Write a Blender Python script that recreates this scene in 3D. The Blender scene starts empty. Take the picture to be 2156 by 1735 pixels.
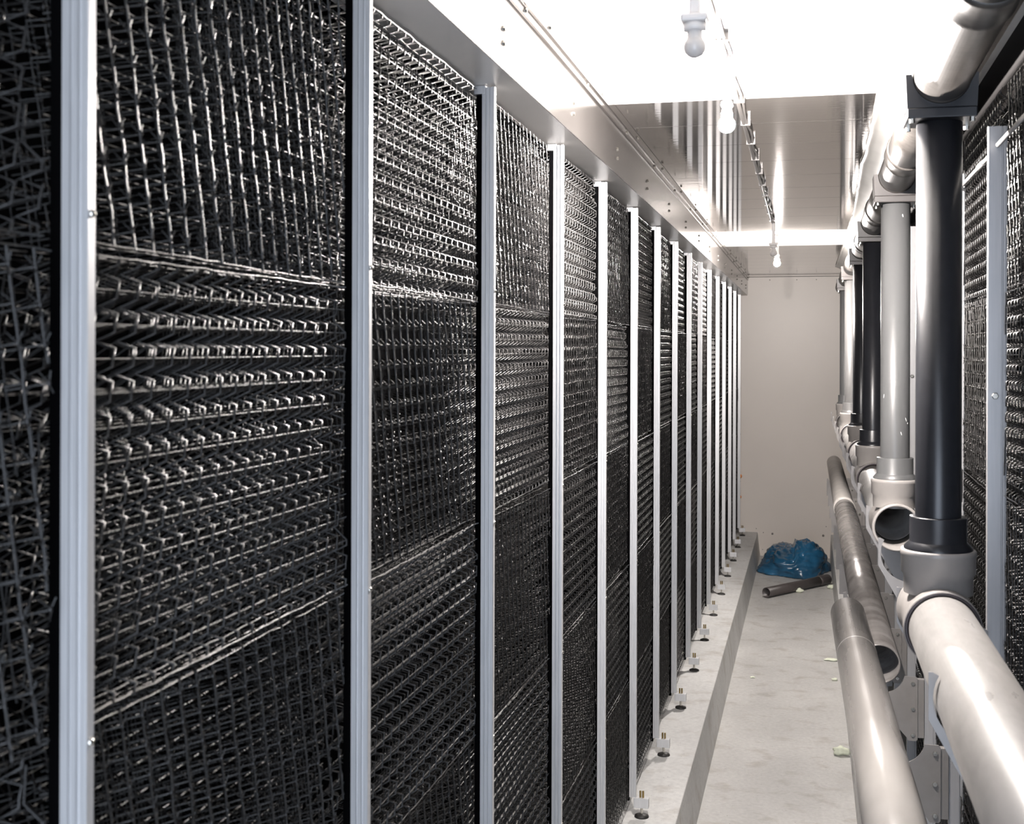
import bpy, math, random
from mathutils import Vector, Matrix, noise
random.seed(7)
PI = math.pi
SC = bpy.context.scene
COL = SC.collection

# ---------------------------------------------------------------- camera numbers (2156 x 1735 frame)
F = 2600.0
VPX, VPY = 1702.0, 738.0
PSI = math.atan((VPX - 1078.0) / F)
CS, SN = math.cos(PSI), math.sin(PSI)
EYE = 1.63

def yd(D, X):                       # distance along the corridor of a point at depth D and side X
    return (D + X * SN) / CS

# ---------------------------------------------------------------- mesh builder
class MB:
    def __init__(s):
        s.v = []; s.f = []; s.sm = []
    def add(s, vs, fs, smooth=False):
        n = len(s.v)
        s.v.extend([tuple(p) for p in vs])
        for f in fs:
            s.f.append(tuple(i + n for i in f)); s.sm.append(smooth)
    def box(s, x0, x1, y0, y1, z0, z1):
        vs = [(x, y, z) for z in (z0, z1) for y in (y0, y1) for x in (x0, x1)]
        s.add(vs, [(0, 2, 3, 1), (4, 5, 7, 6), (0, 1, 5, 4), (2, 6, 7, 3), (0, 4, 6, 2), (1, 3, 7, 5)])
    def tube(s, pts, r, n=12, caps=True, smooth=True):
        pts = [Vector(p) for p in pts]
        rs = r if isinstance(r, (list, tuple)) else [r] * len(pts)
        t0 = (pts[1] - pts[0]).normalized()
        up = Vector((0, 0, 1)) if abs(t0.z) < .9 else Vector((1, 0, 0))
        a = t0.cross(up).normalized(); base = len(s.v)
        vs = []
        for i, p in enumerate(pts):
            if i == 0: t = t0
            elif i == len(pts) - 1: t = (pts[i] - pts[i - 1]).normalized()
            else: t = ((pts[i + 1] - pts[i]).normalized() + (pts[i] - pts[i - 1]).normalized()).normalized()
            a = (a - t * a.dot(t)).normalized(); b = t.cross(a)
            for k in range(n):
                w = 2 * PI * k / n
                vs.append(p + (a * math.cos(w) + b * math.sin(w)) * rs[i])
        fs = [(i * n + k, i * n + (k + 1) % n, (i + 1) * n + (k + 1) % n, (i + 1) * n + k)
              for i in range(len(pts) - 1) for k in range(n)]
        s.add(vs, fs, smooth)
        if caps:
            m = len(pts) - 1
            s.add([vs[k] for k in range(n)], [tuple(reversed(range(n)))])
            s.add([vs[m * n + k] for k in range(n)], [tuple(range(n))])
    def lathe(s, prof, origin=(0, 0, 0), axis='Z', n=40, closed=False, smooth=True):
        """prof: list of (radius, height); closed: last joins first (a hollow tube)"""
        o = Vector(origin); vs = []
        for r, h in prof:
            for k in range(n):
                w = 2 * PI * k / n; c, q = r * math.cos(w), r * math.sin(w)
                p = (c, q, h) if axis == 'Z' else ((c, h, q) if axis == 'Y' else (h, c, q))
                vs.append(o + Vector(p))
        m = len(prof); fs = []
        for i in range(m if closed else m - 1):
            j = (i + 1) % m
            for k in range(n):
                q = (i * n + k, i * n + (k + 1) % n, j * n + (k + 1) % n, j * n + k)
                fs.append(q if axis != 'Y' else tuple(reversed(q)))
        s.add(vs, fs, smooth)
    def prism(s, poly, y0, y1, plane='XZ'):
        n = len(poly)
        def P(a, b, c): return (a, c, b) if plane == 'XZ' else (a, b, c)
        vs = [P(a, b, y0) for a, b in poly] + [P(a, b, y1) for a, b in poly]
        fs = [tuple(range(n)), tuple(reversed(range(n, 2 * n)))]
        fs += [(i, i + n, (i + 1) % n + n, (i + 1) % n) for i in range(n)]
        s.add(vs, fs)
    def mesh(s, name, mat, bevel=None, fix=True):
        me = bpy.data.meshes.new(name)
        me.from_pydata(s.v, [], s.f)
        me.polygons.foreach_set('use_smooth', s.sm)
        if fix and len(s.v) < 6000:
            import bmesh
            bm = bmesh.new(); bm.from_mesh(me)
            bmesh.ops.recalc_face_normals(bm, faces=bm.faces)
            bm.to_mesh(me); bm.free()
        me.materials.append(mat); me.update()
        return me

def link(name, me, parent=None, loc=(0, 0, 0), rot=(0, 0, 0)):
    o = bpy.data.objects.new(name, me); COL.objects.link(o)
    o.location = loc; o.rotation_euler = rot
    if parent is not None: o.parent = parent
    return o

def part(name, mb, mat, parent=None, loc=(0, 0, 0), bevel=0, segs=2, auto=False):
    o = link(name, mb.mesh(name, mat), parent, loc)
    if bevel:
        m = o.modifiers.new('bevel', 'BEVEL'); m.width = bevel; m.segments = segs
        m.limit_method = 'ANGLE'; m.angle_limit = math.radians(40)
    return o

def tag(o, label, cat, group=None, kind=None):
    o['label'] = label; o['category'] = cat
    if group: o['group'] = group
    if kind: o['kind'] = kind
    return o

def thing(name, label, cat, loc=(0, 0, 0), group=None, rot=(0, 0, 0)):
    o = bpy.data.objects.new(name, None); COL.objects.link(o)
    o.location = loc; o.rotation_euler = rot; o.empty_display_size = .05
    return tag(o, label, cat, group)

def struct(name, mb, mat, parent=None, label=None, bevel=0):
    o = part(name, mb, mat, parent, bevel=bevel)
    if parent is None: o['kind'] = 'structure'
    if label: o['label'] = label
    return o

def copy_tree(root, loc, label):
    c = root.copy(); COL.objects.link(c); c.location = loc; c['label'] = label
    def kids(src, dst):
        for ch in list(src.children):
            d = ch.copy(); COL.objects.link(d); d.parent = dst
            kids(ch, d)
    kids(root, c)
    return c

# ---------------------------------------------------------------- materials
def new_mat(name):
    m = bpy.data.materials.new(name); m.use_nodes = True
    nt = m.node_tree; b = nt.nodes['Principled BSDF']
    return m, nt, b

def mat(name, col, rough=.5, metal=0., spec=.5, noise_amt=0., noise_scale=20., stretch=(1, 1, 1), bump=0.,
        rough_amt=0., col2=None, coat=0.):
    m, nt, b = new_mat(name)
    b.inputs['Base Color'].default_value = (*col, 1)
    b.inputs['Roughness'].default_value = rough
    b.inputs['Metallic'].default_value = metal
    b.inputs['Specular IOR Level'].default_value = spec
    b.inputs['Coat Weight'].default_value = coat
    if noise_amt or bump or rough_amt:
        tc = nt.nodes.new('ShaderNodeTexCoord'); mp = nt.nodes.new('ShaderNodeMapping')
        mp.inputs['Scale'].default_value = stretch
        nt.links.new(tc.outputs['Object'], mp.inputs['Vector'])
        nz = nt.nodes.new('ShaderNodeTexNoise'); nz.inputs['Scale'].default_value = noise_scale
        nz.inputs['Detail'].default_value = 6
        nt.links.new(mp.outputs['Vector'], nz.inputs['Vector'])
        if noise_amt or col2:
            mx = nt.nodes.new('ShaderNodeMix'); mx.data_type = 'RGBA'
            c2 = col2 or tuple(max(0, c * (1 - noise_amt)) for c in col)
            mx.inputs[6].default_value = (*col, 1); mx.inputs[7].default_value = (*c2, 1)
            rp = nt.nodes.new('ShaderNodeMapRange')
            rp.inputs['From Min'].default_value = .38; rp.inputs['From Max'].default_value = .65
            nt.links.new(nz.outputs['Fac'], rp.inputs['Value'])
            nt.links.new(rp.outputs['Result'], mx.inputs[0])
            nt.links.new(mx.outputs[2], b.inputs['Base Color'])
        if rough_amt:
            rr = nt.nodes.new('ShaderNodeMapRange')
            rr.inputs['From Min'].default_value = .3; rr.inputs['From Max'].default_value = .7
            rr.inputs['To Min'].default_value = max(.03, rough - rough_amt); rr.inputs['To Max'].default_value = rough + rough_amt
            nt.links.new(nz.outputs['Fac'], rr.inputs['Value']); nt.links.new(rr.outputs['Result'], b.inputs['Roughness'])
        if bump:
            bp = nt.nodes.new('ShaderNodeBump'); bp.inputs['Strength'].default_value = bump; bp.inputs['Distance'].default_value = .002
            nt.links.new(nz.outputs['Fac'], bp.inputs['Height']); nt.links.new(bp.outputs['Normal'], b.inputs['Normal'])
    return m

M = {}
M['mesh'] = mat('black_net_plastic', (.0085, .0078, .0076), rough=.35, spec=.72)
M['alu'] = mat('brushed_aluminium', (.64, .64, .645), rough=.38, metal=.45, noise_amt=.10, noise_scale=30, stretch=(8, 8, .4))
M['alu_shaded'] = mat('shaded_aluminium', (.44, .44, .45), rough=.42, metal=.45, noise_amt=.06, noise_scale=25, stretch=(8, 8, .4))  # aluminium darkened: the right row's shade is put into the colour
M['steel'] = mat('polished_sheet', (.22, .205, .195), rough=.18, metal=.9, noise_amt=.12, noise_scale=6)
M['soffit'] = mat('pale_painted_sheet', (.72, .69, .66), rough=.32, metal=.15, noise_amt=.08, noise_scale=5)
M['bolt'] = mat('zinc_bolt', (.62, .60, .55), rough=.25, metal=1.)
M['brass'] = mat('brass_stud', (.40, .29, .12), rough=.3, metal=1.)
M['rubber'] = mat('black_rubber', (.015, .014, .013), rough=.6)
M['cavity_shade'] = mat('cavity_shade_black', (.002, .002, .0022), rough=1., spec=0.)  # deep shade behind the nets put into the colour
M['wall'] = mat('cream_wall_panel', (.66, .605, .55), rough=.38, noise_amt=.05, noise_scale=1.5)
M['seam'] = mat('grey_seam', (.2, .18, .165), rough=.6)
M['ceil'] = None
M['white'] = mat('white_glare_board', (.85, .84, .82), rough=.5, noise_amt=.03, noise_scale=3)  # lamp glare on the ceiling put into the colour; also whitens pipe chips
M['pvc_dark'] = mat('charcoal_pvc', (.020, .021, .025), rough=.30, noise_amt=.12, noise_scale=50)
M['pvc_grey'] = mat('blue_grey_pvc', (.110, .112, .113), rough=.34, noise_amt=.18, noise_scale=12, stretch=(1, 1, .2))
M['pvc_light'] = mat('light_grey_pvc', (.33, .32, .31), rough=.38, noise_amt=.32, noise_scale=9, stretch=(2.2, .7, 2.2), rough_amt=.12)
M['pvc_tee'] = mat('warm_grey_pvc', (.33, .31, .295), rough=.34, noise_amt=.1, noise_scale=20)
M['pvc_top'] = mat('dusty_grey_pvc', (.058, .053, .049), rough=.40, noise_amt=.35, noise_scale=60, bump=.15)
M['scuffed'] = mat('scuffed_pipe', (.28, .265, .255), rough=.24, col2=(.16, .148, .14), noise_amt=.4, noise_scale=4, stretch=(1.5, 3.5, 1.5), rough_amt=.12, metal=.2)
M['glossy'] = mat('glossy_grey_pipe', (.33, .315, .30), rough=.20, noise_amt=.16, noise_scale=5, stretch=(2, .7, 2), rough_amt=.05)
M['saddle'] = mat('saddle_grey_pvc', (.055, .050, .048), rough=.38, noise_amt=.1)
M['pvc_lamplit'] = mat('lamplit_pipe', (.56, .53, .50), rough=.35, noise_amt=.2, noise_scale=14)  # paler than the near length: far lamp's light put into the colour
M['ringdark'] = mat('dark_seal_ring', (.06, .05, .055), rough=.45)
M['blue_bag'] = mat('blue_plastic_film', (.022, .115, .225), rough=.25, noise_amt=.45, noise_scale=6, bump=.08, coat=.25)
M['foam'] = mat('pale_foam', (.80, .84, .68), rough=.9, noise_amt=.1, noise_scale=60)
M['film'] = mat('white_plastic_film', (.80, .78, .74), rough=.35, noise_amt=.1, noise_scale=8, bump=.2)
M['porcelain'] = mat('white_lamp_plastic', (.78, .75, .73), rough=.4)
M['opal'] = mat('opal_glass', (.66, .63, .61), rough=.25)
M['conduit'] = mat('grey_conduit', (.24, .225, .215), rough=.35)
M['brown'] = mat('trim_shade_black', (.012, .011, .011), rough=.7, spec=.2)  # near-black colour stands for shade above the right nets
M['orange'] = mat('orange_plastic', (.75, .30, .10), rough=.3)
M['string'] = mat('pale_thread', (.6, .57, .52), rough=.8)

def glow_mat():
    m, nt, b = new_mat('lit_bulb')
    b.inputs['Base Color'].default_value = (1, .97, .92, 1)
    b.inputs['Emission Color'].default_value = (1, .93, .885, 1)
    b.inputs['Emission Strength'].default_value = LAMP
    return m
LAMP = 12500.0
M['lit'] = glow_mat()

def ceil_mat():
    """polished grey ceiling sheet with faint ripples running across the corridor"""
    m, nt, b = new_mat('polished_ceiling_sheet')
    b.inputs['Base Color'].default_value = (.56, .53, .505, 1)
    b.inputs['Metallic'].default_value = .85
    b.inputs['Roughness'].default_value = .055
    tc = nt.nodes.new('ShaderNodeTexCoord'); mp = nt.nodes.new('ShaderNodeMapping')
    mp.inputs['Scale'].default_value = (.3, 60, 1)
    nz = nt.nodes.new('ShaderNodeTexNoise'); nz.inputs['Scale'].default_value = 1.0; nz.inputs['Detail'].default_value = 5
    nt.links.new(tc.outputs['Object'], mp.inputs['Vector']); nt.links.new(mp.outputs['Vector'], nz.inputs['Vector'])
    bp = nt.nodes.new('ShaderNodeBump'); bp.inputs['Strength'].default_value = .09; bp.inputs['Distance'].default_value = .004
    nt.links.new(nz.outputs['Fac'], bp.inputs['Height']); nt.links.new(bp.outputs['Normal'], b.inputs['Normal'])
    return m
M['ceil'] = ceil_mat()

def concrete(name, base):
    m, nt, b = new_mat(name)
    tc = nt.nodes.new('ShaderNodeTexCoord')
    def nz(scale, detail, stretch=(1, 1, 1)):
        mp = nt.nodes.new('ShaderNodeMapping'); mp.inputs['Scale'].default_value = stretch
        n = nt.nodes.new('ShaderNodeTexNoise'); n.inputs['Scale'].default_value = scale; n.inputs['Detail'].default_value = detail
        nt.links.new(tc.outputs['Object'], mp.inputs['Vector']); nt.links.new(mp.outputs['Vector'], n.inputs['Vector'])
        return n
    def ramp(n, a, c0, d, c1):
        r = nt.nodes.new('ShaderNodeValToRGB')
        r.color_ramp.elements[0].position = a; r.color_ramp.elements[0].color = (*c0, 1)
        r.color_ramp.elements[1].position = d; r.color_ramp.elements[1].color = (*c1, 1)
        nt.links.new(n.outputs['Fac'], r.inputs['Fac']); return r
    def mul(a, b_):
        x = nt.nodes.new('ShaderNodeMix'); x.data_type = 'RGBA'; x.blend_type = 'MULTIPLY'; x.inputs[0].default_value = 1
        nt.links.new(a, x.inputs[6]); nt.links.new(b_, x.inputs[7]); return x.outputs[2]
    big = ramp(nz(3.0, 6, (1, .6, 1)), .35, tuple(c * .80 for c in base), .65, base)
    smudge = ramp(nz(9, 9, (1, 1.2, 1)), .30, (.80, .77, .74), .46, (1, 1, 1))
    speck = ramp(nz(160, 3), .27, (.35, .32, .30), .32, (1, 1, 1))
    fine = ramp(nz(60, 6), .3, (.88, .88, .88), .7, (1.05, 1.05, 1.04))
    c = mul(mul(mul(big.outputs[0], smudge.outputs[0]), speck.outputs[0]), fine.outputs[0])
    nt.links.new(c, b.inputs['Base Color'])
    b.inputs['Roughness'].default_value = .55
    bp = nt.nodes.new('ShaderNodeBump'); bp.inputs['Strength'].default_value = .25; bp.inputs['Distance'].default_value = .003
    n2 = nz(45, 6); nt.links.new(n2.outputs['Fac'], bp.inputs['Height']); nt.links.new(bp.outputs['Normal'], b.inputs['Normal'])
    return m
M['floor'] = concrete('grey_concrete', (.55, .545, .53))
M['kerb'] = concrete('pale_concrete', (.64, .64, .63))

# ---------------------------------------------------------------- room shell
Y0, Y1 = -.62, 10.04
CEIL = EYE + .602
WL, WR = -.80, .72
KZ = .187                                    # height of the two kerbs
b = MB(); b.box(WL, WR, Y0, Y1 + .1, -.06, 0); struct('floor', b, M['floor'])
b = MB(); b.prism([(WL, 0), (-.369, 0), (-.390, KZ), (WL, KZ)], Y0, Y1 - .001); struct('kerb_left', b, M['kerb'], bevel=.003)
b = MB(); b.prism([(WR, 0), (WR, KZ), (.175, KZ), (.168, 0)], Y0, Y1 - .001); struct('kerb_right', b, M['kerb'], bevel=.003)
b = MB(); b.box(WL - .05, WL, Y0, Y1 + .1, -.06, CEIL + .05); struct('wall_left', b, M['cavity_shade'])
b = MB(); b.box(WR, WR + .05, Y0, Y1 + .1, -.06, CEIL + .05); struct('wall_right', b, M['cavity_shade'])
w = MB(); w.box(WL, WR, Y1, Y1 + .06, 0, CEIL); wb = struct('wall_back', w, M['wall'])
b = MB()
for x in (-.215, .145): b.box(x - .0015, x + .0015, Y1 - .0015, Y1 + .001, 0, CEIL)
part('panel_joint', b, M['wall'], wb)
b = MB(); b.box(WL, WR, Y1 - .0025, Y1 + .001, CEIL - .012, CEIL - .006); part('top_joint', b, M['seam'], wb)
for x, z, r in ((-.274, .178, .009), (.118, .178, .009), (-.345, .185, .004), (-.35, .05, .004), (.14, .25, .004),
                (-.40, .215, .004), (-.30, CEIL - .035, .004), (-.09, CEIL - .035, .004), (.06, CEIL - .035, .004)):
    b = MB(); b.lathe([(0, 0), (r, 0), (r, -.003), (r * .6, -.005), (0, -.005)], (x, Y1, z), 'Y', 12); part('screw', b, M['seam'], wb)

# ceiling: polished sheets, two bands coloured white for the glare around the lamps
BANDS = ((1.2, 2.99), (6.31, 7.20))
c = MB(); y = Y0; segs = []
edges = [Y0] + [e for bd in BANDS for e in bd] + [Y1 + .05]
for a, e in zip(edges[0::2], edges[1::2]):
    n = max(1, round((e - a) / .33)); st = (e - a) / n
    for k in range(n):
        c.box(WL, WR, a + k * st + .0012, a + (k + 1) * st - .0012, CEIL, CEIL + .02)
c.box(WL, WR, Y0, Y1 + .05, CEIL + .004, CEIL + .03)
ceiling = struct('ceiling', c, M['ceil'])
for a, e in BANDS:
    b = MB(); b.box(WL, WR, a, e, CEIL - .001, CEIL + .02); part('white_glare_board', b, M['white'], ceiling)

# fascia over the left row: soffit + upright + corner angle
SOF = EYE + .446
b = MB(); b.prism([(-.472, SOF), (-.472, CEIL), (-.480, CEIL), (-.480, SOF + .002)], Y0, Y1 - .001)
fas = struct('trim_1', b, M['steel'])
b = MB(); b.prism([(-.4735, SOF), (-.4735, SOF + .0019), (-.56, SOF + .008), (-.56, SOF)], Y0, Y1 - .001); part('soffit', b, M['soffit'], fas)
b = MB(); b.prism([(-.4715, CEIL - .036), (-.4665, CEIL - .036), (-.4665, CEIL - .021), (-.462, CEIL - .021), (-.462, CEIL - .001), (-.4715, CEIL - .001)], Y0, Y1 - .002)
part('corner_angle', b, M['steel'], fas)
y = .70
scr = None
while y < Y1 - .1:
    for dz in (.510, .487):
        if scr is None:
            s = MB(); s.lathe([(0, .004), (.0035, .004), (.005, .001), (.005, 0), (0, 0)], (0, 0, 0), 'X', 6, smooth=False)
            scr = s.mesh('screw', M['bolt'])
        link('screw', scr, fas, (-.472, y, EYE + dz))
    link('rivet', scr, fas, (-.4665, y + .13, CEIL - .028)); link('rivet', scr, fas, (-.462, y + .31, CEIL - .011))
    y += .6
# right-hand beam; added dark upright stands in for the unlit space above the nets
b = MB(); b.box(.262, .315, Y0, Y1 - .001, EYE + .53, CEIL - .001); struct('trim_2', b, M['steel'])
b = MB(); b.box(.372, .382, Y0, Y1 - .001, EYE + .475, CEIL - .001); struct('shade_trim', b, M['brown'])

# ---------------------------------------------------------------- black net media blocks
BW, BH, BD = .566, .358, .12
NST = 18
PY = BW / NST
PZ = BH / 13
def jit(a): return random.uniform(-a, a)

def wire(mb, p, q, r, n=4):
    p = Vector(p); q = Vector(q); t = (q - p)
    if t.length < 1e-6: return
    t.normalize()
    u = t.cross(Vector((0, 0, 1)) if abs(t.z) < .9 else Vector((0, 1, 0))).normalized(); w = t.cross(u)
    vs = [p + (u * math.cos(k * 2 * PI / n) + w * math.sin(k * 2 * PI / n)) * r for k in range(n)] + \
         [q + (u * math.cos(k * 2 * PI / n) + w * math.sin(k * 2 * PI / n)) * r for k in range(n)]
    mb.add(vs, [(k, (k + 1) % n, n + (k + 1) % n, n + k) for k in range(n)], True)

def wavy(mb, x, z, r, a=.0013):
    mb.tube([(x + jit(a), BW * i / 24, z + jit(a) * .7) for i in range(25)], r, 4, False)

def blob(mb, p, rx, ry, rz):
    x, y, z = p
    mb.add([(x + rx, y, z), (x, y + ry, z), (x - rx, y, z), (x, y - ry, z), (x, y, z + rz), (x, y, z - rz)],
           [(0, 1, 4), (1, 2, 4), (2, 3, 4), (3, 0, 4), (1, 0, 5), (2, 1, 5), (3, 2, 5), (0, 3, 5)], True)

# local frame: +x out of the panel towards the aisle, y along the row, z up from the block's base
def inside(y): return -.001 <= y <= BW + .001

def edge_block(seed, lean):
    """the face where the net sheets end: barbed leaning strands, cross wires running inwards"""
    random.seed(seed); mb = MB(); step = .026
    for k in range(4):
        x = -k * step; off = (k % 2) * .5
        for i in range(-4, NST + 4):
            yb = (i + .5 + off) * PY
            Y = lambda z: yb + lean * (BH * .5 - z)
            pts = [(x + jit(.0010), Y(z) + jit(.0010), z) for z in [min(BH, j * PZ) for j in range(14)] if inside(Y(z))]
            if len(pts) < 2: continue
            mb.tube(pts, .0012 if k == 0 else .0009, 6 if k == 0 else 4, False)
            for j in range(13):
                z = (j + .5) * PZ; y0 = Y(z)
                if not inside(y0): continue
                p = (x, y0 + jit(.0008), z + jit(.001))
                blob(mb, p, .0021, .0019, .0062)
                for sgn in (-1, 1):
                    q = (x - step, y0 + sgn * PY * .5, z + sgn * PZ * .22)
                    if inside(q[1]): wire(mb, p, q, .0008)
                if k == 0:
                    wire(mb, p, (x + .0026, max(.001, y0 + jit(.004)), z + .0085), .0007, 3)
                    wire(mb, p, (x + .0022, max(.001, y0 + jit(.004)), z - .0080), .0007, 3)
                    wire(mb, p, (x - .006, max(.001, y0 - .005), z + .008), .0007, 3)
    for k in range(1, 3):
        for j in range(13):
            wire(mb, (-k * step, 0, (j + .5) * PZ), (-k * step, BW, (j + .5) * PZ + jit(.001)), .0006)
    for z in (.001, BH - .001):
        wavy(mb, 0, z, .0008); wavy(mb, -.02, z, .0008)
    random.seed(1)
    return mb

def lattice_block(seed, lean):
    """the face of the net sheets themselves: folded strands (chevrons), level ties and diagonals"""
    random.seed(seed); mb = MB(); amp = .0125; layers = 4; step = .030
    for k in range(layers):
        x = -k * step; off = (k % 2) * .5
        for i in range(-4, NST + 4):
            yb = (i + .5 + off) * PY
            Y = lambda z: yb + lean * (BH * .5 - z)
            pts = []
            for j in range(14):
                z = j * PZ
                row = [(x, Y(z) + jit(.0006), min(BH, z))]
                if j < 13:
                    row += [(x + jit(.0006), Y(z) + PY * .10, z + PZ * .30), (x - amp, Y(z) - PY * .18 + jit(.0006), z + PZ * .52), (x, Y(z) + PY * .10, z + PZ * .76)]
                pts += [p for p in row if inside(p[1])]
            if len(pts) < 2: continue
            mb.tube(pts, .00135 if k == 0 else .001, 6 if k == 0 else 4, False)
            if k < 3:
                for j in range(13):
                    z = j * PZ; ya = Y(z); zz = z + PZ * .52
                    if ya < .006 or ya + PY > BW: continue
                    wire(mb, (x - amp, ya - PY * .18, zz), (x, ya + PY, z + PZ), .0008, 4)
                    wire(mb, (x - amp, ya + PY * .82, zz), (x - step, ya + PY * .5, z), .0007, 3)
                    blob(mb, (x, ya, z), .0018, .0018, .0026)
        for j in range(14):
            z = min(BH - .0008, max(.0008, j * PZ))
            wire(mb, (x, .002, z), (x, BW - .002, z + jit(.0006)), .0005 if k == 0 else .0004)
    for z in (.0012, BH - .0012):
        wavy(mb, .001, z, .0009); wavy(mb, -.02, z, .0008)
    random.seed(1)
    return mb

EDGE = [edge_block(s, .20 + .03 * (s - 11)).mesh('edge_net', M['mesh'], fix=False) for s in (11, 12)]
LATT = [lattice_block(s, -.13).mesh('lattice_net', M['mesh'], fix=False) for s in (21, 22)]
ORD = ['first', 'second', 'third', 'fourth', 'fifth', 'sixth', 'seventh', 'eighth', 'ninth', 'tenth', 'eleventh', 'twelfth',
       'thirteenth', 'fourteenth', 'fifteenth', 'sixteenth', 'seventeenth']
PTOP = EYE + .444
ROWH = .3655
def net_panel(side, x, y, idx, label, group):
    rz = 0 if side < 0 else PI
    t = thing('net_filter_panel', label, 'filter panel', (x, y if side < 0 else y + BW, PTOP + (0 if side < 0 else .030) - 5 * ROWH), group, (0, 0, rz))
    for r in range(5):
        lib = EDGE if (idx + r) % 2 == 0 else LATT
        o = link('net_block', random.choice(lib), t, (jit(.002), jit(.002), (4 - r) * ROWH + .004), (jit(.008), jit(.012), jit(.006)))
    return t

# left row: posts every 0.6 m, one panel between two posts
PX0, PX1 = -.536, -.5145
PSTEP = .6
PY0 = .808
def post_meshes(foot=True):
    b = MB()
    # section (x, y) : grooved towards the camera end, flat towards the aisle
    sec = [(PX0, 0), (PX0 + .0060, 0), (PX0 + .0066, .0035), (PX0 + .0085, .0035), (PX0 + .0091, 0), (PX0 + .0128, 0),
           (PX0 + .0134, .0035), (PX0 + .0156, .0035), (PX0 + .0162, 0), (PX1 - .001, 0), (PX1, .001), (PX1, .0105), (PX1 - .001, .0115),
           (PX0, .0115)]
    b.prism(sec, .247, EYE + .443, 'XY')
    return b

def build_post(loc, label, mirror=1):
    t = thing('aluminium_post', label, 'post', loc, 'aluminium posts of the left row')
    part('profile', post_meshes(), M['alu'], t)
    b = MB(); b.box(PX0 - .010, PX0, .0005, .0115, .235, EYE + .430); part('rear_channel', b, M['cavity_shade'], t)  # blackened to paint in the unlit gap beside the net
    b = MB(); b.box(PX0 - .014, PX0 + .006, -.001, .012, EYE + .4315, EYE + .4455); part('top_tab', b, M['alu'], t, bevel=.001)
    b = MB(); b.box(-.522, -.476, -.006, .018, .217, .247); fb = part('foot_bracket', b, M['alu'], t, bevel=.001)
    for dx in (-.004, .0045):
        b = MB(); b.tube([(-.498 + dx, .006, .247), (-.498 + dx, .006, .267)], .0032, 10); part('stud_tip', b, M['brass'], fb)
    b = MB(); b.tube([(-.498, .006, .194), (-.498, .006, .219)], .0042, 12); part('threaded_stud', b, M['bolt'], t)
    b = MB(); b.lathe([(0, .0), (.0225, .0), (.0215, .005), (.012, .009), (.006, .0105), (0, .0105)], (-.498, .006, KZ), 'Z', 28); part('rubber_foot', b, M['rubber'], t)
    for z in (EYE + .10, EYE - .29, EYE - .65, EYE - 1.02):
        b = MB(); b.lathe([(0, .0028), (.002, .0024), (.0032, .0006), (.0032, 0), (0, 0)], (PX1, .006, z), 'X', 10); part('rivet', b, M['bolt'], t)
    return t

def post_label(i):
    if i == 0: return 'wide grooved aluminium post nearest the camera at the left edge'
    if i == 15: return 'last aluminium post of the left row, against the cream end wall'
    return 'aluminium post with levelling foot, %s from the camera in the left row' % ORD[i]
p0 = build_post((0, PY0, 0), post_label(0))
for i in range(1, 16):
    copy_tree(p0, (jit(.0015), PY0 + i * PSTEP, 0), post_label(i))
for i in range(-1, 15):
    lab = 'black net filter panel cut off by the left edge, before the nearest post' if i < 0 else \
        'black net filter panel of the left row, just beyond the %s post' % ORD[i]
    net_panel(-1, PX0 - .004, PY0 + i * PSTEP + .0195, i + (2 if i else 2), lab, 'black net panels of the left row')

# right row
RX = .309
RY0 = 2.327
RTOP = EYE + .400
def build_rpost(loc, label):
    t = thing('aluminium_post', label, 'post', loc, 'aluminium posts of the right row')
    b = MB()
    sec = [(RX, .001), (RX + .001, 0), (RX + .023, 0), (RX + .0238, .002), (RX + .0255, .002), (RX + .0262, 0), (RX + .0300, 0),
           (RX + .0306, .003), (RX + .0325, .003), (RX + .0325, .012), (RX, .012)]
    b.prism(sec, .247, RTOP, 'XY'); part('profile', b, M['alu_shaded'], t)
    b = MB(); b.box(RX - .030, RX + .016, -.004, .016, .217, .247); part('foot_bracket', b, M['alu'], t, bevel=.001)
    b = MB(); b.tube([(RX - .008, .006, .194), (RX - .008, .006, .219)], .0042, 12); part('threaded_stud', b, M['bolt'], t)
    b = MB(); b.lathe([(0, 0), (.0225, 0), (.0215, .005), (.012, .009), (0, .0105)], (RX - .008, .006, KZ), 'Z', 24); part('rubber_foot', b, M['rubber'], t)
    for z, r in ((EYE - .078, .0062), (EYE - .90, .005)):
        b = MB(); b.lathe([(0, -.0052), (r * .8, -.0052), (r, -.004), (r, 0), (0, 0)], (RX + .0125, 0, z), 'Y', 6, smooth=False); part('bolt_head', b, M['bolt'], t)
    return t
def rpost_label(k):
    if k == 0: return 'blue-grey aluminium post with a hexagonal bolt, right of the nearest dark riser'
    return 'slim aluminium post of the right row, %s behind the blue-grey one' % ORD[k - 1]
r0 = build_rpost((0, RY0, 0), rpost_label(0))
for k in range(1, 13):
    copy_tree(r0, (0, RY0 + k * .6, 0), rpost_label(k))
for k in range(-1, 12):
    lab = 'black net filter panel at the right edge, in front of the blue-grey post' if k < 0 else \
        ('black net filter panel seen between the dark riser and the blue-grey post' if k == 0 else
         'black net filter panel of the right row, just beyond its %s post' % ORD[k])
    net_panel(1, RX + .029, RY0 + k * .6 + .0205, k + 1, lab, 'black net panels of the right row')
# thin rod through the right row
t = thing('conduit_rod', 'thin grey rod crossing the top of the blue-grey right post', 'rod', (RX + .016, 1.6, EYE + .366))
b = MB(); b.tube([(0, 0, 0), (0, RY0 - 1.6 - .001, 0)], .0042, 12); part('rod_front', b, M['pvc_light'], t)
b = MB(); b.tube([(.003, RY0 - 1.6 + .013, 0), (.003, 1.32, 0)], .0042, 12); part('rod_rear', b, M['pvc_light'], t)
b = MB(); b.tube([(.003, .93, 0), (.003, 1.0, 0)], .0060, 14); part('rod_coupling', b, M['pvc_light'], t)

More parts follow.
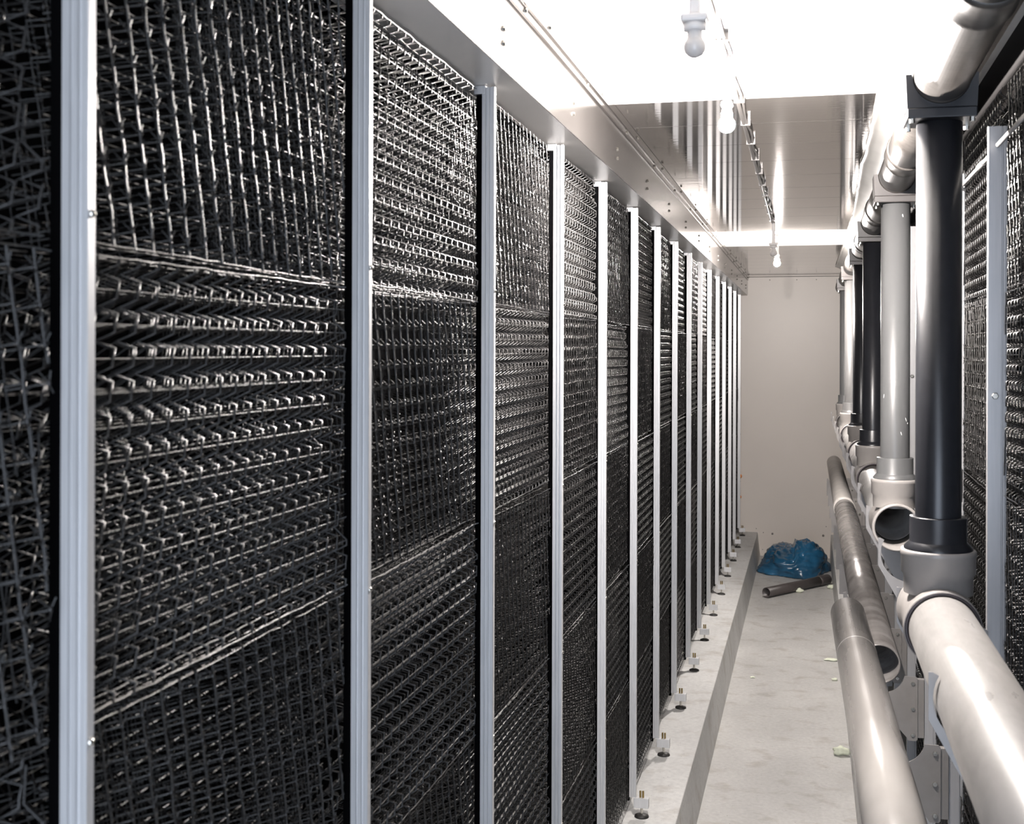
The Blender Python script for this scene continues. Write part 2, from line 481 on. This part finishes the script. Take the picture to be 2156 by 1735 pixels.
# ---------------------------------------------------------------- pipework on the right
TX = [.2155, .2235, .2265, .234, .230, .2335]
TY = [2.211 + 1.2 * k for k in range(6)]
TZ = EYE - .454
HZ = EYE + .460
M['pvc_silver'] = mat('silver_grey_pvc', (.09, .089, .088), rough=.38, noise_amt=.1, noise_scale=20)
RCOL = ['pvc_dark', 'pvc_grey', 'pvc_dark', 'pvc_dark', 'pvc_silver', 'pvc_grey']
RDESC = ['charcoal riser pipe nearest the camera, beside the blue-grey post', 'pale blue-grey riser pipe with white scratches, second from the camera',
         'dark riser pipe, third from the camera, behind the pale scratched one', 'dark narrow riser pipe, fourth from the camera',
         'light silvery riser pipe, fifth from the camera', 'grey riser pipe farthest from the camera, near the end wall']
# hollow tee body with two ring sockets
def tee(k):
    t = thing('pipe_tee', ['grey pipe tee under the charcoal riser, the nearest, with a pipe pushed in',
                           'light grey pipe tee with an open round mouth under the blue-grey riser',
                           'grey pipe tee under the third riser pipe', 'grey pipe tee under the fourth riser pipe',
                           'light grey pipe tee under the silvery fifth riser', 'grey pipe tee under the farthest riser pipe'][k],
              'pipe tee', (TX[k], TY[k], TZ), 'tees of the lower pipe run')
    m = M['pvc_tee']; L = .088
    b = MB()
    ro = .0578; rs = .0612; ri = .0552
    b.lathe([(ri, -L), (rs, -L), (rs + .0012, -L + .006), (rs + .0012, -L + .016), (rs, -L + .019), (rs, -L + .034), (ro, -L + .044), (ro, L - .044), (rs, L - .034),
             (rs, L - .019), (rs + .0012, L - .016), (rs + .0012, L - .006), (rs, L), (ri, L)], (0, 0, 0), 'Y', 48, closed=True)
    part('tee_body', b, m, t)
    b = MB()
    b.lathe([(.0562, .045), (.0562, .074), (.0606, .080), (.0606, .108), (.0618, .110), (.0618, .116), (.0600, .119), (.054, .119)], (0, 0, 0), 'Z', 48)
    part('branch_socket', b, m, t)
    b = MB()
    for h, r in ((-L + .003, .0603), ):
        b.lathe([(ri - .0002, h - .004), (r, h - .004), (r, h - .0032), (ri - .0002, h - .0032)], (0, 0, 0), 'Y', 48, closed=True)
    part('seal_ring', b, M['ringdark'] if k != 1 else m, t)
    return t
for k in range(6): tee(k)
for k in range(6):
    t = thing('riser_pipe', RDESC[k], 'pipe', (TX[k], TY[k], TZ + .119), 'vertical riser pipes')
    m = M[RCOL[k]]
    b = MB(); b.lathe([(.0375, .012), (.0375, EYE + .3885 - TZ - .119), (0, EYE + .3885 - TZ - .119)], (0, 0, 0), 'Z', 48); part('riser_body', b, m, t)
    b = MB(); b.lathe([(.0560, -.002), (.0560, .004), (.0478, .0125), (.0468, .014), (.0468, .054), (.0462, .0552), (.0374, .0552)], (0, 0, 0), 'Z', 48)
    part('reducer_coupling', b, m, t)
    if k == 1:                                  # white chips and scratches on the pale riser
        for px, py, w, h, tilt in ((1877, 799, 6, 4, 0), (1859, 832, 2, 9, .2), (1905, 881, 2.4, 9, -.4), (1909, 889, 3, 4, 0), (1895, 910, 2, 8, -.3), (1897, 452, 3, 7, -.2)):
            D = 3.235; dx = max(-.03, min(.03, (px - 1884.5) * D / F)); q = D / F / 2
            b = MB(); b.lathe([(0, -1), (.7, -.7), (1, 0), (.7, .7), (0, 1)], (0, 0, 0), 'Z', 10)
            b.v = [(vx * w * q + vz * h * q * tilt, vy * .0006, vz * h * q) for vx, vy, vz in b.v]
            o = part('scratch_mark', b, M['white'], t, (dx, -math.sqrt(.0375 ** 2 - dx * dx), EYE - (py - VPY) * D / F - TZ - .119))
            o.rotation_euler = (0, 0, math.asin(dx / .0375))
# lower pipes between tees (hollow)
def hpipe(name, label, a, e, r, m, group=None, wall=.0032, end_cap=False, cat='pipe'):
    a = Vector(a); e = Vector(e); L = (e - a).length
    b = MB(); b.lathe([(r, 0), (r, L), (r - wall, L), (r - wall, 0)], (0, 0, 0), 'Y', 64, closed=True)
    o = part(name, b, m)
    o.location = a
    o.rotation_mode = 'QUATERNION'; o.rotation_quaternion = Vector((0, 1, 0)).rotation_difference((e - a).normalized())
    tag(o, label, cat, group)
    return o
hpipe('header_pipe', 'large pale grey pipe running out of the picture at the lower right', (.224, .35, TZ), (TX[0], TY[0] - .064, TZ), .0545, M['pvc_light'], 'lower pipe run')
for k in range(1, 5):
    hpipe('header_pipe', 'pale grey pipe joining the %s and %s tees of the lower run' % (ORD[k], ORD[k + 1]),
          (TX[k], TY[k] + .064, TZ), (TX[k + 1], TY[k + 1] - .064, TZ), .0540, M['pvc_light'], 'lower pipe run')

# upper header : pieces with couplings, each riser hung from a saddle
tops = [(.2085, .9, HZ)] + [(TX[k], TY[k] - .06, HZ) for k in range(6)] + [(TX[5], 9.2, HZ)]
names = ['dusty grey upper pipe leaving the picture at the top right', 'upper header pipe between the first and second saddle', 'upper header pipe between the second and third saddle',
         'upper header pipe between the third and fourth saddle', 'upper header pipe between the fourth and fifth saddle',
         'upper header pipe between the fifth and sixth saddle', 'upper header pipe beyond the farthest saddle']
for k in range(7):
    a, e = Vector(tops[k]), Vector(tops[k + 1])
    o = hpipe('upper_header_pipe', names[k], a + Vector((0, .001, 0)), e, .0455, M['pvc_top'], 'upper pipe run')
    L = (e - a).length
    for s0, s1 in ((L - .42, L - .30), ) if k else ((.66, .78), ):
        b = MB(); b.lathe([(.0456, s0), (.0485, s0 + .001), (.0495, s0 + .012), (.0480, s0 + .020), (.0480, s1 - .01), (.0492, s1 - .004), (.0456, s1)], (0, 0, 0), 'Y', 40)
        part('pipe_coupling', b, M['pvc_top'], o)
def saddle(k):
    t = thing('pipe_saddle', ['dark square saddle clamp over the charcoal nearest riser', 'grey square saddle clamp over the pale blue-grey riser'][k] if k < 2 else
              'square saddle clamp over the %s riser' % ORD[k], 'pipe clamp', (TX[k], TY[k], HZ), 'saddles of the upper pipe run')
    b = MB(); R = .0470
    poly = [(-.0555, -.052), (.0555, -.052), (.0580, .004), (R + .001, .004)]
    for q in range(1, 20):
        w = -PI * q / 20
        poly.append((R * math.cos(w), R * math.sin(w)))
    poly += [(-R - .001, .004), (-.0580, .004)]
    b.prism(poly, -.045, .045); part('saddle_body', b, M['saddle'] if k else M['pvc_dark'], t)
    b = MB(); b.box(-.0555, .0555, -.050, .050, -.070, -.053); part('clamp_flange', b, M['saddle'] if k else M['pvc_dark'], t, bevel=.002)
    for sx in (-1, 1):
        for sy in (-1, 1):
            b = MB(); b.lathe([(0, -.077), (.0045, -.077), (.0045, -.070), (0, -.070)], (sx * .048, sy * .041, 0), 'Z', 6, smooth=False); part('clamp_bolt', b, M['bolt'], t)
    return t
for k in range(6): saddle(k)

# loose scuffed pipes lying on the cradles
BX, BZ = .197, EYE - .870
o = hpipe('scuffed_pipe', 'long scuffed brown-grey pipe with an open dark mouth, running to the end wall', (BX, 3.585, BZ), (BX, 7.06, BZ), .0545, M['scuffed'], 'loose pipes by the right wall', wall=.004)
L0 = 7.06 - 3.585
b = MB(); b.lathe([(.0546, L0 - .002), (.0588, L0 - .002), (.0588, L0 + .10), (.0546, L0 + .115), (.0546, 9.98 - 3.585), (.050, 9.98 - 3.585), (.050, L0)], (0, 0, 0), 'Y', 48)
part('far_length', b, M['pvc_lamplit'], o)
far = Vector((.1165, yd(3.68, .1165), EYE - .783)); near = far + (Vector((.0, 0, 0)) + Vector((( (1702 - 1674) / F), -1, 43 / F))).normalized() * 3.0
o = hpipe('scuffed_pipe', 'shorter glossy grey pipe leaning in front, cut off by the bottom edge', far, near, .0500, M['glossy'], 'loose pipes by the right wall', wall=.004)
for s in (.55, ):
    b = MB(); b.lathe([(.0499, s), (.0504, s + .001), (.0504, s + .004), (.0499, s + .005)], (0, 0, 0), 'Y', 40); part('scratch_ring', b, M['pvc_light'], o)

# pipe brackets on the right posts
def arc(cx, cz, r, a0, a1, n=16):
    return [(cx + r * math.cos(math.radians(a0 + (a1 - a0) * i / n)), cz + r * math.sin(math.radians(a0 + (a1 - a0) * i / n))) for i in range(n + 1)]
ucx, ucz = .2235, -.454
upper = [(.1545, -.420), (.1545, -.482), (.235, -.625), (.3085, -.625), (.3085, -.49), (.2835, -.475)] + arc(ucx, ucz, .0635, -19, -208, 22) + [(.1595, -.420)]
lcx, lcz = .197, -.870
lower = [(.2775, -.884), (.2870, -.884), (.2915, -.889), (.2915, -1.054), (.2870, -1.0585), (.2680, -1.0585), (.2630, -1.050), (.228, -1.01), (.128, -1.01), (.128, -.89)] + \
    arc(lcx, lcz, .0620, 197, 347, 22)
def bracket(loc, label, kind):
    if kind == 'upper':
        t = thing('pipe_cradle', label, 'pipe bracket', loc, 'upper pipe cradles')
        b = MB(); b.prism([(x, z) for x, z in upper], -.003, 0); part('cradle_plate', b, M['steel2'], t)
        pts = [(.296, -.52), (.296, -.60)]
    else:
        t = thing('pipe_cradle', label, 'pipe bracket', loc, 'lower pipe cradles')
        b = MB(); b.prism([(x, z) for x, z in lower], -.003, 0); part('cradle_plate', b, M['steel2'], t)
        pts = [(.2795, -.903), (.2795, -.972), (.2795, -1.043)]
    for x, z in pts:
        b = MB(); b.lathe([(0, -.0078), (.0022, -.0078), (.0022, -.0055), (.0055, -.0055), (.0062, -.0045), (.0062, -.003), (0, -.003)], (x, 0, z), 'Y', 6, smooth=False)
        part('bolt_head', b, M['bolt'], t)
    if kind == 'lower':
        b = MB(); b.box(.284, .3085, 0, .020, -1.050, -.892); part('mounting_angle', b, M['steel2'], t)
    return t
M['steel2'] = mat('bracket_steel', (.27, .255, .245), rough=.40, metal=.4, noise_amt=.08, noise_scale=20)
u0 = bracket((0, RY0 - .022, EYE), '', 'upper'); l0 = bracket((0, RY0 - .004, EYE), '', 'lower')
u0['label'] = 'curved steel cradle plate under the nearest grey tee'
l0['label'] = 'bolted steel cradle plate nearest the camera, low on the blue-grey post'
copy_tree(u0, (0, RY0 - .6 - .022, EYE), 'bluish curved cradle plate under the pale pipe at the lower right')
for k in range(1, 12):
    copy_tree(u0, (0, RY0 + k * .6 - .022, EYE), 'curved steel cradle plate of the lower run, %s beyond the nearest tee' % ORD[k - 1])
    copy_tree(l0, (0, RY0 + k * .6 - .004, EYE), 'bolted steel cradle plate low on the right, %s beyond the nearest one' % ORD[k - 1])

# ---------------------------------------------------------------- white film behind the upper pipe
b = MB(); nu, nv = 120, 8; vs = []
EDGEPTS = [(1.0, .138), (2.3, .137), (2.9, .148), (3.0, .154), (3.9, .163), (4.1, .160), (5.2, .182), (5.6, .186), (7.2, .188), (9.0, .182)]
def edge_x(y):
    for (ya, xa), (yb, xb) in zip(EDGEPTS, EDGEPTS[1:]):
        if ya <= y <= yb: return xa + (xb - xa) * (y - ya) / (yb - ya)
    return EDGEPTS[-1][1]
for i in range(nu + 1):
    y = 1.0 + 8.0 * i / nu; ex = edge_x(y) + .003 * noise.noise((y * 9, 0, 0))
    for j in range(nv + 1):
        s = j / nv
        x = ex + (.259 - ex) * s
        z = CEIL - .004 - .052 * s ** 1.6 + .004 * noise.noise((y * 5, s * 3, 2)) * s - .001
        if j == 0: z = CEIL - .006 - .004 * abs(noise.noise((y * 14, 1, 0)))
        vs.append((x, y, z))
for i in range(nu):
    for j in range(nv):
        a = i * (nv + 1) + j; b.add([], []); b.f.append((a, a + 1, a + nv + 2, a + nv + 1)); b.sm.append(True)
b.v = [tuple(v) for v in vs]
o = part('plastic_film', b, M['film'])
sm = o.modifiers.new('thick', 'SOLIDIFY'); sm.thickness = .0012
tag(o, 'white wrinkled plastic film tucked above the upper header pipe', 'plastic film')

# ---------------------------------------------------------------- ceiling lamps and conduit
def lamp(D, X, lit, label):
    t = thing('ceiling_lamp', label, 'lamp', (X, yd(D, X), CEIL), 'bulb lamps on the ceiling conduit')
    zb = EYE + .500 - CEIL
    b = MB(); b.box(-.008, .008, -.008, .008, zb, 0); part('lamp_stem', b, M['porcelain'], t, bevel=.003)
    b = MB(); w = .012 if lit else .020; b.box(-w, w, -w, w, zb - .012, zb); part('lamp_cap', b, M['porcelain'], t, bevel=.004)
    b = MB(); w *= .86; b.lathe([(0, zb - .011), (w, zb - .012), (w * .97, zb - .0225), (w * .8, zb - .024), (0, zb - .024)], (0, 0, 0), 'Z', 32); part('lamp_socket', b, M['porcelain'], t)
    b = MB(); z0 = zb - .0235
    prof = [(.0112, z0), (.0112, z0 - .010)]
    for q in range(15):
        w = math.radians(48 + (180 - 48) * q / 14)
        prof.append((max(.0001, .0165 * math.sin(w)), z0 - .0235 + .0165 * math.cos(w)))
    b.lathe(prof, (0, 0, 0), 'Z', 24); part('bulb', b, M['lit'] if lit else M['opal'], t)
    return t
lamp(1.84, -.166, False, 'unlit bulb lamp in its cap, nearest, at the top of the picture')
lamp(2.47, -.160, True, 'glowing bulb lamp in the overexposed patch of ceiling')
lamp(5.70, -.158, False, 'small unlit bulb lamp just before the far glowing one')
lamp(6.35, -.158, True, 'far glowing bulb lamp at the end of the conduit')
CX = -.168
t = thing('ceiling_conduit', 'thin grey cable conduit clipped along the ceiling between the lamps', 'conduit', (CX, 1.0, CEIL))
b = MB(); b.tube([(0, 0, -.012), (.004, 1.8, -.012), (.004, 4.75, -.012)], .0055, 12); part('conduit_tube', b, M['conduit'], t)
b = MB(); b.tube([(.013 + .003 * math.sin(i * 1.3), i * .095, -.011 - .003 * math.sin(i * 1.9)) for i in range(51)], .0034, 8); part('cable', b, M['conduit'], t)
clip = None
for i in range(16):
    if clip is None:
        b = MB(); b.box(-.0075, .018, -.004, .004, -.0185, 0); clip = part('conduit_clip', b, M['conduit'], t, (0, .15, 0), bevel=.001)
    else:
        c2 = clip.copy(); COL.objects.link(c2); c2.location = (.003, .15 + i * .3, 0)

# ---------------------------------------------------------------- things on the floor
b = MB(); nu, nv = 72, 40; rows = []
cx, cy = -.095, 9.42
for i in range(nv + 1):
    ph = PI * i / nv * .5
    for k in range(nu):
        w = 2 * PI * k / nu
        n1 = noise.noise((math.cos(w) * 1.3 + 5, math.sin(w) * 1.3, ph * 1.2))
        n2 = noise.noise((math.cos(w) * 5 + ph * 3, math.sin(w) * 5, ph * 6))
        n3 = abs(noise.noise((math.cos(w) * 9, math.sin(w) * 9 + 4, ph * 9)))
        rr = 1 + .22 * n1 + .06 * n2 - .08 * n3
        sx = math.cos(ph) ** .55
        x = .255 * rr * sx * math.cos(w); yy = .40 * rr * sx * math.sin(w)
        top = .180 + .045 * noise.noise((x * 5 + 3, yy * 5, 0)) + (.03 if x > 0 else -.012)
        z = .004 + top * math.sin(ph) ** .9 * (1 + .10 * n2 - .10 * n3)
        rows.append((cx + x, cy + yy * .9, z))
b.v = rows
for i in range(nv):
    for k in range(nu):
        b.f.append((i * nu + k, i * nu + (k + 1) % nu, (i + 1) * nu + (k + 1) % nu, (i + 1) * nu + k)); b.sm.append(True)
b.f.append(tuple(range(nu))); b.sm.append(False)
tag(part('plastic_bag', b, M['blue_bag']), 'crumpled blue plastic rubbish bag against the cream end wall', 'bag')

a = Vector((-.266, 8.32, .034)); e = Vector((.137, 8.92, .034))
o = hpipe('pipe_offcut', 'short dark grey pipe offcut lying on the floor before the blue bag', a, e, .0325, mat('dark_offcut', (.075, .065, .063), rough=.4, noise_amt=.2), None, wall=.003)
Lo = (e - a).length
b = MB(); b.lathe([(.0325, Lo - .12), (.0360, Lo - .118), (.0365, Lo - .10), (.0350, Lo - .09), (.0350, Lo - .004), (.0325, Lo)], (0, 0, 0), 'Y', 40); part('offcut_socket', b, o.data.materials[0], o)
o.location.z = .0372

def foam(px, py, w, h, label, seed, dp=.6):
    D = EYE * F / (py - VPY); X = (px - VPX) * CS * D / F
    b = MB(); nu, nv = 20, 10
    for i in range(nv + 1):
        ph = PI * i / nv
        for k in range(nu):
            q = 2 * PI * k / nu
            d = Vector((math.sin(ph) * math.cos(q), math.sin(ph) * math.sin(q), math.cos(ph)))
            r = 1 + .45 * noise.noise(d * 1.6 + Vector((seed, 0, 0))) + .15 * noise.noise(d * 5)
            b.v.append((d.x * r * w / 2, d.y * r * w / 2 * dp, max(-h * .48, d.z * r * h / 2)))
    for i in range(nv):
        for k in range(nu):
            b.f.append((i * nu + k, i * nu + (k + 1) % nu, (i + 1) * nu + (k + 1) % nu, (i + 1) * nu + k)); b.sm.append(True)
    o = part('foam_chunk', b, M['foam'], None, (X, yd(D, X), h * .5))
    return tag(o, label, 'foam', 'foam scraps on the floor')
foam(1773, 1588, .066, .034, 'pale green foam lump, largest and nearest, beside the leaning pipe', 1.0)
foam(1753, 1389, .070, .012, 'flat pale foam strip by the leaning pipe, middle of the floor', 5.2, .5)
foam(1759, 1431, .030, .012, 'tiny pale foam crumb between the flat strip and the large lump', 3.1)
foam(1685, 1246, .050, .030, 'pale foam lump just in front of the dark pipe offcut', 8.4)
foam(1751, 1238, .045, .030, 'pale foam lump under the socket end of the dark offcut', 2.2)
foam(1587, 1426, .024, .008, 'tiny white foam crumb alone in the middle of the floor', 6.6)
# orange caps on the end wall
for z, lab, w in ((EYE - 1.00, 'upper dull orange cap on the end wall beside the last post', .016), (EYE - 1.165, 'lower bright orange cap on the end wall beside the last post', .012)):
    b = MB(); b.lathe([(0, -.03), (w * .6, -.028), (w, -.015), (w, 0), (0, 0)], (-.528, Y1 - .001, z), 'Y', 20)
    tag(part('orange_cap', b, M['orange']), lab, 'cap', 'orange caps on the end wall')

# ---------------------------------------------------------------- light
ld = bpy.data.lights.new('doorway_daylight', 'AREA'); ld.shape = 'RECTANGLE'; ld.size = 1.3; ld.size_y = 2.0
ld.energy = 52; ld.color = (.76, .85, 1.0)
lo = bpy.data.objects.new('doorway_daylight', ld); COL.objects.link(lo)
lo.location = (-.05, Y0 - .05, 1.15); lo.rotation_euler = (PI / 2, 0, 0)     # shines along +Y, into the corridor
wd = bpy.data.worlds.new('world'); SC.world = wd; wd.use_nodes = True
wd.node_tree.nodes['Background'].inputs['Color'].default_value = (.30, .38, .52, 1)
wd.node_tree.nodes['Background'].inputs['Strength'].default_value = .25

# ---------------------------------------------------------------- camera
cd = bpy.data.cameras.new('camera'); cam = bpy.data.objects.new('camera', cd); COL.objects.link(cam)
cd.sensor_fit = 'HORIZONTAL'; cd.sensor_width = 36; cd.lens = 36 * F / 2156
cd.shift_y = (VPY - 867.5) / 2156
cam.location = (0, 0, EYE)
cam.matrix_world = Matrix.Translation((0, 0, EYE)) @ Matrix.Rotation(PSI, 4, 'Z') @ Matrix.Rotation(PI / 2, 4, 'X') @ Matrix.Rotation(.003, 4, 'Z')
cd.clip_start = .02; cd.clip_end = 60
cd.dof.use_dof = True; cd.dof.focus_distance = 4.0; cd.dof.aperture_fstop = 13
SC.camera = cam

SC.view_settings.view_transform = 'Standard'; SC.view_settings.look = 'None'
SC.view_settings.gamma = 1; SC.view_settings.exposure = 0; SC.view_settings.use_curve_mapping = False
cy = SC.cycles
cy.use_denoising = True; cy.use_adaptive_sampling = True; cy.adaptive_threshold = .09; cy.max_bounces = 5; cy.diffuse_bounces = 3; cy.glossy_bounces = 3; cy.transmission_bounces = 2
cy.caustics_reflective = True; cy.sample_clamp_indirect = 8
